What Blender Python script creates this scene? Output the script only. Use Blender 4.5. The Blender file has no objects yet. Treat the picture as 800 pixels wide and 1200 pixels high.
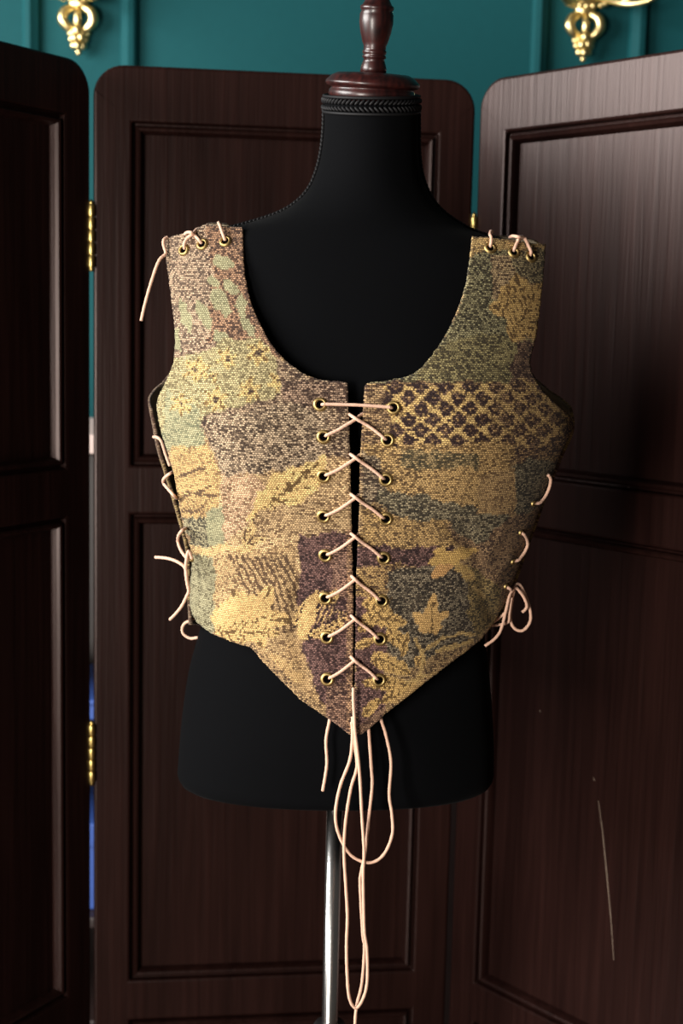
import bpy, bmesh, math, random
import numpy as np
from mathutils import Vector, Matrix
from mathutils.geometry import delaunay_2d_cdt
random.seed(4); rng = np.random.default_rng(7)
scene = bpy.context.scene
COL = scene.collection

# ------------------------------------------------------------------ camera, world, light, exposure
PITCH, ROLL, CZ, CY = math.radians(7.6), math.radians(1.3), 1.25, -1.5
FPX = 1200 * 50 / 36.0
CAM_LOC = Vector((0, CY, CZ))
CAM_ROT = Matrix.Rotation(math.pi / 2 - PITCH, 3, 'X') @ Matrix.Rotation(ROLL, 3, 'Z')
cam_data = bpy.data.cameras.new('camera'); cam = bpy.data.objects.new('camera', cam_data); COL.objects.link(cam)
cam_data.sensor_fit = 'VERTICAL'; cam_data.sensor_height = 36; cam_data.lens = 50
cam.matrix_world = Matrix.Translation(CAM_LOC) @ CAM_ROT.to_4x4()
cam_data.dof.use_dof = True; cam_data.dof.focus_distance = 1.38; cam_data.dof.aperture_fstop = 5.6
cam_data.clip_start = 0.02
scene.camera = cam

world = bpy.data.worlds.new('world'); scene.world = world; world.use_nodes = True
world.node_tree.nodes['Background'].inputs['Color'].default_value = (0.62, 0.57, 0.52, 1)
world.node_tree.nodes['Background'].inputs['Strength'].default_value = 0.075

def area_light(name, loc, target, sx, sy, power, color):
    d = bpy.data.lights.new(name, 'AREA'); d.shape = 'RECTANGLE'; d.size = sx; d.size_y = sy
    d.energy = power; d.color = color
    o = bpy.data.objects.new(name, d); COL.objects.link(o)
    o.location = loc
    o.rotation_euler = (Vector(target) - Vector(loc)).to_track_quat('-Z', 'Y').to_euler()
    return o
area_light('window_daylight', (-2.6, -0.6, 1.95), (0, -0.6, 1.88), 2.1, 1.3, 250, (1.0, 0.97, 0.94))
area_light('front_fill', (-1.42, -2.45, 0.95), (0, 0.2, 1.0), 0.6, 1.3, 104, (1.0, 0.94, 0.86))  # added frontal fill lamp, out of view, brightens bodice and screen

vs = scene.view_settings
vs.view_transform = 'Standard'; vs.look = 'None'; vs.gamma = 1.0; vs.use_curve_mapping = False
vs.exposure = 0.0
scene.display_settings.display_device = 'sRGB'

# ------------------------------------------------------------------ helpers
RM = np.array(CAM_ROT); CL = np.array(CAM_LOC)
def U(px, py, Y):
    """world point seen at photo pixel (px,py) on the plane y = Y"""
    d = RM @ np.array([(px - 400) / FPX, -(py - 600) / FPX, -1.0])
    return CL + d * ((Y - CL[1]) / d[1])
def proj(P):
    q = (np.asarray(P) - CL) @ RM
    return 400 + FPX * q[..., 0] / -q[..., 2], 600 - FPX * q[..., 1] / -q[..., 2]
def V(p): return Vector((float(p[0]), float(p[1]), float(p[2])))
def srgb(r, g, b):
    f = lambda c: ((c / 255 + 0.055) / 1.055) ** 2.4 if c / 255 > 0.04045 else c / 255 / 12.92
    return (f(r), f(g), f(b))

def link(name, me, mat=None, parent=None, smooth=True):
    o = bpy.data.objects.new(name, me); COL.objects.link(o)
    if mat is not None and not me.materials: me.materials.append(mat)
    if parent is not None: o.parent = parent
    if smooth and hasattr(me, 'polygons'):
        me.polygons.foreach_set('use_smooth', [True] * len(me.polygons))
    return o
def from_py(name, v, f, mat, parent=None, smooth=True):
    me = bpy.data.meshes.new(name); me.from_pydata([tuple(map(float, p)) for p in v], [], f); me.update()
    return link(name, me, mat, parent, smooth)
def from_bm(name, bm, mat, parent=None, smooth=False):
    me = bpy.data.meshes.new(name); bmesh.ops.recalc_face_normals(bm, faces=bm.faces); bm.to_mesh(me); bm.free()
    return link(name, me, mat, parent, smooth)
def tag(o, label, cat=None, group=None, kind=None):
    o['label'] = label
    if cat: o['category'] = cat
    if group: o['group'] = group
    if kind: o['kind'] = kind
    return o
def empty(name, loc=(0, 0, 0), parent=None):
    o = bpy.data.objects.new(name, None); COL.objects.link(o); o.location = loc
    o.empty_display_size = 0.05
    if parent: o.parent = parent
    return o
def bevel(o, w, seg=2, ang=40):
    m = o.modifiers.new('bevel', 'BEVEL'); m.width = w; m.segments = seg; m.limit_method = 'ANGLE'
    m.angle_limit = math.radians(ang); m.harden_normals = False
    return o
def add_box(bm, x0, x1, y0, y1, z0, z1):
    vs_ = [bm.verts.new(c) for c in ((x0,y0,z0),(x1,y0,z0),(x1,y1,z0),(x0,y1,z0),(x0,y0,z1),(x1,y0,z1),(x1,y1,z1),(x0,y1,z1))]
    for q in ((3,2,1,0),(4,5,6,7),(0,1,5,4),(1,2,6,5),(2,3,7,6),(3,0,4,7)): bm.faces.new([vs_[i] for i in q])
def catmull(P, n=8):
    P = [np.asarray(p, float) for p in P]
    if len(P) < 3: return [P[0] + (P[-1] - P[0]) * t for t in np.linspace(0, 1, n + 1)]
    Q = [2 * P[0] - P[1]] + P + [2 * P[-1] - P[-2]]; out = []
    for i in range(1, len(Q) - 2):
        p0, p1, p2, p3 = Q[i-1:i+3]
        for k in range(n):
            t = k / n
            out.append(0.5 * (2*p1 + (p2-p0)*t + (2*p0-5*p1+4*p2-p3)*t*t + (3*p1-p0-3*p2+p3)*t**3))
    out.append(P[-1]); return out
def tube_data(P, r, k=8, cap=True):
    """swept tube along a polyline; r scalar or list"""
    P = [np.asarray(p, float) for p in P]; n = len(P)
    R = r if hasattr(r, '__len__') else [r] * n
    v, f = [], []
    t0 = P[1] - P[0]; t0 /= np.linalg.norm(t0) + 1e-12
    a = np.array([0, 1, 0]) if abs(t0[1]) < 0.8 else np.array([1, 0, 0])
    nrm = np.cross(t0, a); nrm /= np.linalg.norm(nrm)
    for i in range(n):
        t = P[min(i+1, n-1)] - P[max(i-1, 0)]; t /= np.linalg.norm(t) + 1e-12
        nrm = nrm - t * np.dot(nrm, t); nrm /= np.linalg.norm(nrm) + 1e-12
        b = np.cross(t, nrm)
        for j in range(k):
            an = 2 * math.pi * j / k
            v.append(P[i] + R[i] * (math.cos(an) * nrm + math.sin(an) * b))
    for i in range(n - 1):
        for j in range(k):
            f.append((i*k+j, i*k+(j+1) % k, (i+1)*k+(j+1) % k, (i+1)*k+j))
    if cap: f.append(tuple(reversed(range(k)))); f.append(tuple(range((n-1)*k, n*k)))
    return v, f
def merge(parts):
    v, f = [], []
    for pv, pf in parts:
        o = len(v); v.extend(pv); f.extend(tuple(i + o for i in q) for q in pf)
    return v, f
def lathe_data(prof, seg=40, M=None):
    """prof: (radius, height) list around local z; M maps local -> world"""
    v, f = [], []; n = len(prof)
    for r, z in prof:
        for j in range(seg):
            a = 2 * math.pi * j / seg; v.append((r * math.cos(a), r * math.sin(a), z))
    for i in range(n - 1):
        for j in range(seg): f.append((i*seg+j, i*seg+(j+1) % seg, (i+1)*seg+(j+1) % seg, (i+1)*seg+j))
    f.append(tuple(reversed(range(seg)))); f.append(tuple(range((n-1)*seg, n*seg)))
    if M is not None: v = [tuple(M @ Vector(p)) for p in v]
    return v, f
def ell_data(c, ax, M=None, nu=8, nv=6):
    """ellipsoid, centre c, radii ax, orientation 3x3 M"""
    v, f = [], []
    M = np.eye(3) if M is None else np.asarray(M)
    c = np.asarray(c, float)
    for i in range(nv + 1):
        th = math.pi * i / nv
        for j in range(nu):
            a = 2 * math.pi * j / nu
            p = np.array([ax[0]*math.sin(th)*math.cos(a), ax[1]*math.sin(th)*math.sin(a), ax[2]*math.cos(th)])
            v.append(c + M @ p)
    for i in range(nv):
        for j in range(nu): f.append((i*nu+j, (i+1)*nu+j, (i+1)*nu+(j+1) % nu, i*nu+(j+1) % nu))
    return v, f

# ------------------------------------------------------------------ materials
def nodes(name):
    m = bpy.data.materials.new(name); m.use_nodes = True
    nt = m.node_tree; return m, nt, nt.nodes['Principled BSDF'], nt.nodes.new, nt.links.new
def mat_simple(name, col, rough=0.5, metal=0.0, bump=0.0, scale=200.0, var=0.15, sheen=0.0, spec=0.5):
    m, nt, b, N, L = nodes(name)
    tc = N('ShaderNodeTexCoord'); nz = N('ShaderNodeTexNoise'); nz.inputs['Scale'].default_value = scale; nz.inputs['Detail'].default_value = 4
    L(tc.outputs['Object'], nz.inputs['Vector'])
    mx = N('ShaderNodeMix'); mx.data_type = 'RGBA'
    mx.inputs['A'].default_value = (*[c * (1 - var) for c in col], 1); mx.inputs['B'].default_value = (*[min(1, c * (1 + var)) for c in col], 1)
    L(nz.outputs['Fac'], mx.inputs['Factor']); L(mx.outputs['Result'], b.inputs['Base Color'])
    b.inputs['Roughness'].default_value = rough; b.inputs['Metallic'].default_value = metal
    b.inputs['Specular IOR Level'].default_value = spec
    if sheen: b.inputs['Sheen Weight'].default_value = sheen; b.inputs['Sheen Roughness'].default_value = 0.4
    if bump:
        bp = N('ShaderNodeBump'); bp.inputs['Strength'].default_value = 0.6; bp.inputs['Distance'].default_value = bump
        L(nz.outputs['Fac'], bp.inputs['Height']); L(bp.outputs['Normal'], b.inputs['Normal'])
    return m

def mat_painted_wood(name, c0, c1):
    m, nt, b, N, L = nodes(name)
    tc = N('ShaderNodeTexCoord')
    mp = N('ShaderNodeMapping'); mp.inputs['Scale'].default_value = (130, 130, 4.5); L(tc.outputs['Object'], mp.inputs['Vector'])
    n1 = N('ShaderNodeTexNoise'); n1.inputs['Scale'].default_value = 1.0; n1.inputs['Detail'].default_value = 5; L(mp.outputs['Vector'], n1.inputs['Vector'])
    mp2 = N('ShaderNodeMapping'); mp2.inputs['Scale'].default_value = (14, 14, 2.2); L(tc.outputs['Object'], mp2.inputs['Vector'])
    n2 = N('ShaderNodeTexNoise'); n2.inputs['Scale'].default_value = 1.0; n2.inputs['Detail'].default_value = 3; L(mp2.outputs['Vector'], n2.inputs['Vector'])
    mu = N('ShaderNodeMath'); mu.operation = 'MULTIPLY'; L(n1.outputs['Fac'], mu.inputs[0]); L(n2.outputs['Fac'], mu.inputs[1])
    rp = N('ShaderNodeValToRGB'); rp.color_ramp.elements[0].position = 0.14; rp.color_ramp.elements[0].color = (*c0, 1)
    rp.color_ramp.elements[1].position = 0.46; rp.color_ramp.elements[1].color = (*c1, 1)
    L(mu.outputs[0], rp.inputs['Fac']); L(rp.outputs['Color'], b.inputs['Base Color'])
    b.inputs['Roughness'].default_value = 0.33; b.inputs['Specular IOR Level'].default_value = 0.24; b.inputs['Specular Tint'].default_value = (1.0, 0.82, 0.78, 1)
    bp = N('ShaderNodeBump'); bp.inputs['Strength'].default_value = 0.5; bp.inputs['Distance'].default_value = 0.0010
    L(n1.outputs['Fac'], bp.inputs['Height']); L(bp.outputs['Normal'], b.inputs['Normal'])
    return m

def mat_tapestry():
    m, nt, b, N, L = nodes('woven_tapestry')
    a = N('ShaderNodeVertexColor'); a.layer_name = 'thread_light'
    d = N('ShaderNodeVertexColor'); d.layer_name = 'thread_dark'
    uv = N('ShaderNodeUVMap'); uv.uv_map = 'cloth'
    nz = N('ShaderNodeTexNoise'); nz.inputs['Scale'].default_value = 260; nz.inputs['Detail'].default_value = 2; L(uv.outputs['UV'], nz.inputs['Vector'])
    # slight wobble of the rows
    vm = N('ShaderNodeVectorMath'); vm.operation = 'MULTIPLY_ADD'; vm.inputs[1].default_value = (0.0012, 0.0012, 0); L(nz.outputs['Color'], vm.inputs[0]); L(uv.outputs['UV'], vm.inputs[2])
    br = N('ShaderNodeTexBrick'); br.inputs['Scale'].default_value = 1.0
    br.inputs['Brick Width'].default_value = 0.0031; br.inputs['Row Height'].default_value = 0.0019
    br.inputs['Mortar Size'].default_value = 0.00040; br.inputs['Mortar Smooth'].default_value = 0.6
    br.offset = 0.5; L(vm.outputs[0], br.inputs['Vector'])
    br.inputs['Color1'].default_value = (0, 0, 0, 1); br.inputs['Color2'].default_value = (1, 1, 1, 1); br.inputs['Mortar'].default_value = (0.5, 0.5, 0.5, 1)
    # random value per stitch (0..1) against the dark-thread share in alpha
    nz2 = N('ShaderNodeTexNoise'); nz2.inputs['Scale'].default_value = 850; nz2.inputs['Detail'].default_value = 1; L(uv.outputs['UV'], nz2.inputs['Vector'])
    mixr = N('ShaderNodeMath'); mixr.operation = 'MULTIPLY_ADD'; mixr.inputs[1].default_value = 0.75
    L(br.outputs['Color'], mixr.inputs[0])
    nzs = N('ShaderNodeMath'); nzs.operation = 'MULTIPLY_ADD'; nzs.inputs[1].default_value = 0.9; nzs.inputs[2].default_value = -0.32
    L(nz2.outputs['Fac'], nzs.inputs[0]); L(nzs.outputs[0], mixr.inputs[2])
    sub = N('ShaderNodeMath'); sub.operation = 'SUBTRACT'; L(a.outputs['Alpha'], sub.inputs[0]); L(mixr.outputs[0], sub.inputs[1])
    st = N('ShaderNodeMapRange'); st.inputs['From Min'].default_value = -0.22; st.inputs['From Max'].default_value = 0.22; L(sub.outputs[0], st.inputs['Value'])
    mx = N('ShaderNodeMix'); mx.data_type = 'RGBA'; L(st.outputs['Result'], mx.inputs['Factor']); 
    nz3 = N('ShaderNodeTexNoise'); nz3.inputs['Scale'].default_value = 650; nz3.inputs['Detail'].default_value = 2; L(uv.outputs['UV'], nz3.inputs['Vector'])
    jr = N('ShaderNodeMapRange'); jr.inputs['From Min'].default_value = 0.3; jr.inputs['From Max'].default_value = 0.7; jr.inputs['To Min'].default_value = 0.62; jr.inputs['To Max'].default_value = 1.32; L(nz3.outputs['Fac'], jr.inputs['Value'])
    jm = N('ShaderNodeVectorMath'); jm.operation = 'SCALE'; L(a.outputs['Color'], jm.inputs[0]); L(jr.outputs['Result'], jm.inputs['Scale'])
    L(jm.outputs[0], mx.inputs['A']); L(d.outputs['Color'], mx.inputs['B'])
    # warp gaps between stitches
    gap = N('ShaderNodeMix'); gap.data_type = 'RGBA'; gap.blend_type = 'MULTIPLY'
    gf = N('ShaderNodeMath'); gf.operation = 'MULTIPLY'; gf.inputs[1].default_value = 0.85; L(br.outputs['Fac'], gf.inputs[0]); L(gf.outputs[0], gap.inputs['Factor'])
    L(mx.outputs['Result'], gap.inputs['A']); gap.inputs['B'].default_value = (0.16, 0.10, 0.07, 1)
    L(gap.outputs['Result'], b.inputs['Base Color'])
    b.inputs['Roughness'].default_value = 0.85; b.inputs['Specular IOR Level'].default_value = 0.2
    b.inputs['Sheen Weight'].default_value = 0.08
    h = N('ShaderNodeMath'); h.operation = 'MULTIPLY_ADD'; h.inputs[1].default_value = -1.0; L(br.outputs['Fac'], h.inputs[0]); L(nz2.outputs['Fac'], h.inputs[2])
    bp = N('ShaderNodeBump'); bp.inputs['Strength'].default_value = 0.8; bp.inputs['Distance'].default_value = 0.0007
    L(h.outputs[0], bp.inputs['Height']); L(bp.outputs['Normal'], b.inputs['Normal'])
    return m

def mat_wood_turned():
    m, nt, b, N, L = nodes('mahogany_lacquer')
    tc = N('ShaderNodeTexCoord'); mp = N('ShaderNodeMapping'); mp.inputs['Scale'].default_value = (160, 160, 14); L(tc.outputs['Object'], mp.inputs['Vector'])
    n1 = N('ShaderNodeTexNoise'); n1.inputs['Scale'].default_value = 1; n1.inputs['Detail'].default_value = 4; L(mp.outputs['Vector'], n1.inputs['Vector'])
    rp = N('ShaderNodeValToRGB'); rp.color_ramp.elements[0].position = 0.35; rp.color_ramp.elements[0].color = (*srgb(24, 8, 8), 1)
    rp.color_ramp.elements[1].position = 0.7; rp.color_ramp.elements[1].color = (*srgb(56, 21, 18), 1)
    L(n1.outputs['Fac'], rp.inputs['Fac']); L(rp.outputs['Color'], b.inputs['Base Color'])
    b.inputs['Roughness'].default_value = 0.36; b.inputs['Specular IOR Level'].default_value = 0.4; b.inputs['Coat Weight'].default_value = 0.12; b.inputs['Coat Roughness'].default_value = 0.15
    return m

def mat_floor():
    m, nt, b, N, L = nodes('dark_floor')
    tc = N('ShaderNodeTexCoord'); br = N('ShaderNodeTexBrick'); L(tc.outputs['Object'], br.inputs['Vector'])
    br.inputs['Scale'].default_value = 1; br.inputs['Brick Width'].default_value = 1.2; br.inputs['Row Height'].default_value = 0.14; br.inputs['Mortar Size'].default_value = 0.002
    br.inputs['Color1'].default_value = (*srgb(70, 48, 36), 1); br.inputs['Color2'].default_value = (*srgb(88, 60, 44), 1); br.inputs['Mortar'].default_value = (0.01, 0.008, 0.006, 1)
    L(br.outputs['Color'], b.inputs['Base Color']); b.inputs['Roughness'].default_value = 0.4
    return m

M_SCREEN = mat_painted_wood('mahogany_brushed_paint', srgb(24, 11, 9), srgb(40, 22, 19))
M_TAP = mat_tapestry()
M_WALL = mat_simple('teal_wall_paint', srgb(16, 70, 74), 0.7, bump=0.0004, scale=60, var=0.06, spec=0.12)
M_GOLD = mat_simple('polished_brass', srgb(240, 218, 156), 0.33, 1.0, bump=0.0004, scale=90, var=0.12)
M_HINGE = mat_simple('hinge_brass', srgb(205, 180, 110), 0.35, 1.0, scale=120)
M_EYE = mat_simple('antique_brass_eyelet', srgb(168, 144, 94), 0.5, 1.0, scale=300)
M_BLACK = mat_simple('black_jersey', srgb(5, 5.5, 7), 0.9, bump=0.0003, scale=1400, var=0.6, sheen=0.012, spec=0.05)
M_TRIM = mat_simple('black_braid', srgb(13, 13, 15), 0.65, bump=0.0002, scale=900, var=0.3, spec=0.25)
M_MAHO = mat_wood_turned()
M_CHROME = mat_simple('brushed_chrome', (0.76, 0.75, 0.73), 0.22, 1.0, scale=30, var=0.04)
M_PLASTIC = mat_simple('black_plastic', srgb(20, 19, 20), 0.4, scale=80)
M_LACE = mat_simple('pale_pink_cord', srgb(206, 166, 142), 0.75, bump=0.0004, scale=900, var=0.10, sheen=0.1)
M_LINING = mat_simple('cream_lining', srgb(190, 176, 150), 0.85, bump=0.0003, scale=800, var=0.08)
M_FLOOR = mat_floor()

# ------------------------------------------------------------------ the room
WALL_Y = 1.30
bm = bmesh.new(); add_box(bm, -4, 4, WALL_Y, WALL_Y + 0.1, 0, 2.9)
wall = from_bm('wall_back', bm, M_WALL); tag(wall, 'teal painted wall with raised panel mouldings behind the screen', kind='structure')
bm = bmesh.new(); add_box(bm, -4, 4, -4, WALL_Y, -0.1, 0)
floor = from_bm('floor', bm, M_FLOOR); tag(floor, 'dark wooden floor', kind='structure')
bm = bmesh.new(); add_box(bm, -4, 4, WALL_Y - 0.02, WALL_Y, 0, 0.14)
o = from_bm('baseboard_back', bm, M_WALL); bevel(o, 0.006); tag(o, 'teal painted baseboard along the wall', kind='structure')

def rect_sweep(x0, x1, z0, z1, prof, name, mat, parent, y0):
    """mitred picture-frame moulding; prof = (inset from outer edge, outwards height)"""
    v, f = [], []; n = len(prof)
    for cx, cz, sx, sz in ((x0, z0, 1, 1), (x1, z0, -1, 1), (x1, z1, -1, -1), (x0, z1, 1, -1)):
        for d, h in prof: v.append((cx + sx * d, y0 - h, cz + sz * d))
    for k in range(4):
        a, b = k * n, ((k + 1) % 4) * n
        for i in range(n - 1): f.append((a + i, b + i, b + i + 1, a + i + 1))
    return from_py(name, v, f, mat, parent, smooth=False)
WM = [(0, 0), (0, 0.012), (0.006, 0.02), (0.016, 0.022), (0.024, 0.016), (0.03, 0.012), (0.034, 0)]
mx_ = {p: U(p, 40, WALL_Y)[0] for p in (28, 162, 622, 757)}
gap_ = 0.06
spans = [(-3.0, mx_[28] - 0.7), (mx_[28], mx_[162]), (mx_[162] + 0.0, mx_[622] + 0.0), (mx_[622], mx_[757])]
# narrow moulded bays that carry the sconces, a wide bay between them and a wide one outside each
WMV = 0.034
for x0, x1 in ((mx_[28], mx_[162]), (mx_[622], mx_[757]), ):
    rect_sweep(x0, x1, 0.55, 2.55, WM, 'panel_moulding', M_WALL, wall, WALL_Y)
for x0, x1 in ((mx_[28] - 1.0, mx_[28] - 0.09), (mx_[162] + 0.10, mx_[622] - 0.10), (mx_[757] + 0.09, mx_[757] + 1.0)):
    pass

# ------------------------------------------------------------------ folding screen
# plan of the hinge lines found from the slope of the panel tops (camera distance goes as 1 / height above horizon)
K = 537.0
def plan(px, py_h):
    dist = K / py_h
    p = U(px, 378 + (px - 400) * 0.0227, CY + dist); return np.array([p[0], CY + dist])
H1 = plan(107.5, 285); H2 = plan(551, 275.5); E0 = plan(0, 309); E1 = plan(800, 319)
PW = np.linalg.norm(H2 - H1) - 0.005
PT = 0.024
ZT = CZ + K / FPX * 1.0
screen = empty('folding_screen', (float(H1[0]), float(H1[1]), 0))
tag(screen, 'dark mahogany brown three-panel folding screen with rounded corners behind the dress form', 'screen')
BEADP = [(0, 0.0), (0.001, -0.007), (0.0035, -0.0075), (0.005, -0.002), (0.0075, 0.0003), (0.0105, -0.001), (0.0125, -0.005), (0.014, -0.010), (0.0145, -0.013)]
ROWS = []
def zrow(py, px=330, Y=None):
    Y = H1[1] * 0.5 + H2[1] * 0.5 if Y is None else Y
    return U(px, py, Y)[2]
zi = [(zrow(547), zrow(150)), (zrow(1143), zrow(604)), (0.10, zrow(1190))]
def rounded_outline(w, h, r, z0):
    pts = [(0, z0), (w, z0)]
    for k in range(9): a = k / 8 * math.pi / 2; pts.append((w - r + r * math.cos(a), h - r + r * math.sin(a)))
    for k in range(9): a = math.pi / 2 + k / 8 * math.pi / 2; pts.append((r + r * math.cos(a), h - r + r * math.sin(a)))
    return pts
STILE = 0.050
def make_panel(label):
    bm = bmesh.new(); es = []
    def loop(pts):
        vv = [bm.verts.new((x, 0, z)) for x, z in pts]
        for i in range(len(vv)): es.append(bm.edges.new((vv[i], vv[(i + 1) % len(vv)])))
    loop(rounded_outline(PW, ZT, 0.040, 0.02))
    for z0, z1 in zi: loop([(STILE, z0), (PW - STILE, z0), (PW - STILE, z1), (STILE, z1)])
    bmesh.ops.triangle_fill(bm, use_beauty=True, use_dissolve=False, edges=es)
    fs = list(bm.faces)
    r = bmesh.ops.extrude_face_region(bm, geom=fs)
    for e in r['geom']:
        if isinstance(e, bmesh.types.BMVert): e.co.y += PT
    # feet
    add_box(bm, 0.0, 0.05, 0, PT, 0, 0.02); add_box(bm, PW - 0.05, PW, 0, PT, 0, 0.02)
    p = from_bm('screen_panel', bm, M_SCREEN, screen); bevel(p, 0.004, 3, 50)
    if label: p['label'] = label
    for z0, z1 in zi:
        rect_sweep(STILE, PW - STILE, z0, z1, BEADP, 'bead_moulding', M_SCREEN, p, 0.0)
        bm = bmesh.new(); add_box(bm, STILE - 0.004, PW - STILE + 0.004, 0.0125, PT - 0.003, z0 - 0.004, z1 + 0.004)
        from_bm('inset_board', bm, M_SCREEN, p)
    return p
def place_panel(p, A, B, start):
    """panel local x axis from A towards B; front face (local -y) looks to the camera"""
    d = (B - A) / np.linalg.norm(B - A); ang = math.atan2(d[1], d[0])
    q = A + d * start
    p.location = (float(q[0] - H1[0]), float(q[1] - H1[1]), 0); p.rotation_euler = (0, 0, ang)
pc = make_panel('centre panel of the screen, set slightly back on its right side'); place_panel(pc, H1, H2, 0.002)
pl = make_panel('left panel of the screen, turned away from the window light'); dl = (E0 - H1) / np.linalg.norm(E0 - H1)
place_panel(pl, H1 + dl * (PW + 0.002), H1, 0.0)
pr = make_panel('right panel of the screen, its top catching pale light'); place_panel(pr, H2, E1, 0.003)
# pale scratches in the paint of the right panel's lower board
M_SCR = mat_simple('bare_scratch', srgb(128, 112, 98), 0.7, scale=60, spec=0.2)
def on_board(px, py):
    d = RM @ np.array([(px - 400) / FPX, -(py - 600) / FPX, -1.0]); e = (E1 - H2) / np.linalg.norm(E1 - H2); n = np.array([e[1], -e[0]])
    q = H2 + e * 0.003 - n * 0.0125 ; t = np.dot(q - CL[:2], n) / np.dot(d[:2], n); w = CL + d * t
    return np.dot(w[:2] - (H2 + e * 0.003), e), w[2]
for pts, wd in (([(701,938),(706,975),(711,1025),(716,1080),(719,1125)], .0007), ([(695,911),(696.5,915)], .0012), ([(632,832),(633.5,834.5)], .0012)):
    q = [on_board(*p) for p in pts]; v = []; k = len(q)
    for i, (x, z) in enumerate(q):
        w = wd * (1 - abs(2 * i / (k - 1) - 1) * .6); v += [(x - w, .0120, z), (x + w, .0120, z), (x + w, .0127, z), (x - w, .0127, z)]
    f = [(4*i+a, 4*i+(a+1) % 4, 4*i+4+(a+1) % 4, 4*i+4+a) for i in range(k-1) for a in range(4)] + [(3,2,1,0), (4*k-4,4*k-3,4*k-2,4*k-1)]
    from_py('paint_scratch', v, f, M_SCR, pr, False)
# hinges: knuckles on a pin plus two leaves, at the hinge lines
def hinge(x, y, z0, z1, proud):
    h = z1 - z0; parts = []
    for k in range(5):
        a = z0 + h * k / 5 + 0.0006; b = z0 + h * (k + 1) / 5 - 0.0006
        parts.append(lathe_data([(0.0005, a), (0.0042, a), (0.0046, a + 0.001), (0.0046, b - 0.001), (0.0042, b), (0.0005, b)], 12, Matrix.Translation((x, y - proud, 0))))
    parts.append(lathe_data([(0.0005, z0 - 0.005), (0.003, z0 - 0.004), (0.0026, z0), (0.0026, z1), (0.0034, z1 + 0.002), (0.0005, z1 + 0.006)], 12, Matrix.Translation((x, y - proud, 0))))
    v, f = merge(parts)
    v = [(p[0] - H1[0], p[1] - H1[1], p[2]) for p in v]
    return from_py('hinge', v, f, M_HINGE, screen)
yl = float(H1[1]); yr = float(H2[1])
for py0, py1 in ((314, 239), (916, 848)):
    hinge(float(H1[0]), yl, U(107, py0, yl)[2], U(107, py1, yl)[2], 0.003)
zt = U(556, 254, yr)[2]
hinge(float(H2[0]), yr, zt - 0.085, zt, 0.003)
zt = U(536, 850, yr)[2]
hinge(float(H2[0]), yr, zt - 0.085, zt, 0.003)

# ------------------------------------------------------------------ low sideboard behind the screen, seen through the hinge gaps
M_SIDE = mat_simple('dark_stained_wood', srgb(34, 22, 20), 0.5, scale=25, var=0.3)
M_PALE = mat_simple('pale_runner_cloth', srgb(196, 176, 168), 0.8, scale=120, var=0.08)
M_BLUE = mat_simple('blue_board', srgb(46, 78, 150), 0.6, scale=40, var=0.1)
SY0, SY1 = 0.72, 1.12; zsb = float(U(107, 512, SY0)[2])
sb = empty('sideboard', (0, 0.92, 0)); tag(sb, 'low dark sideboard against the wall behind the folding screen', 'sideboard')
def sbox(name, x0, x1, y0, y1, z0, z1, mat, parent, bv=0.004):
    bm = bmesh.new(); add_box(bm, x0, x1, y0 - 0.92, y1 - 0.92, z0, z1); return bevel(from_bm(name, bm, mat, parent), bv)
sbox('top', -0.85, 0.75, SY0, SY1, zsb - 0.03, zsb, M_SIDE, sb)
for z in (0.09, 0.27, 0.595): sbox('shelf', -0.82, 0.72, SY0 + .01, SY1, z - .02, z, M_SIDE, sb)
sbox('back_board', -0.82, 0.72, SY1 - .015, SY1, 0.08, zsb - .03, M_SIDE, sb, .001)
for x in (-0.82, -0.02, 0.69): sbox('side_board', x, x + .03, SY0 + .01, SY1 - .015, 0.0, zsb - .03, M_SIDE, sb)
for x0_, x1_ in ((-0.785, -0.60), (0.02, 0.35), (0.36, 0.685)): sbox('door', x0_, x1_, SY0, SY0 + .018, 0.10, zsb - .04, M_SIDE, sb)
rn = empty('table_runner', (-0.45, SY0, zsb)); tag(rn, 'pale cloth runner laid over the low dark sideboard', 'table runner')
bm = bmesh.new(); add_box(bm, -.33, .33, -.004, SY1 - SY0 - .03, .0005, .004); add_box(bm, -.33, .33, -.008, -.004, -.026, .004)
bevel(from_bm('cloth', bm, M_PALE, rn), .002)
for z, h, lab in ((0.595, 0.035, 'flat blue box on the upper shelf of the sideboard'), (0.27, 0.15, 'taller blue box on the middle shelf of the sideboard')):
    bx = empty('storage_box', (-0.43, SY0 + .16, z)); tag(bx, lab, 'box')
    bm = bmesh.new(); add_box(bm, -.085, .10, -.12, .12, 0.0005, h * .72); bevel(from_bm('box_body', bm, M_BLUE, bx), .003)
    bm = bmesh.new(); add_box(bm, -.088, .103, -.123, .123, h * .72, h); bevel(from_bm('lid', bm, M_BLUE, bx), .003)

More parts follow.
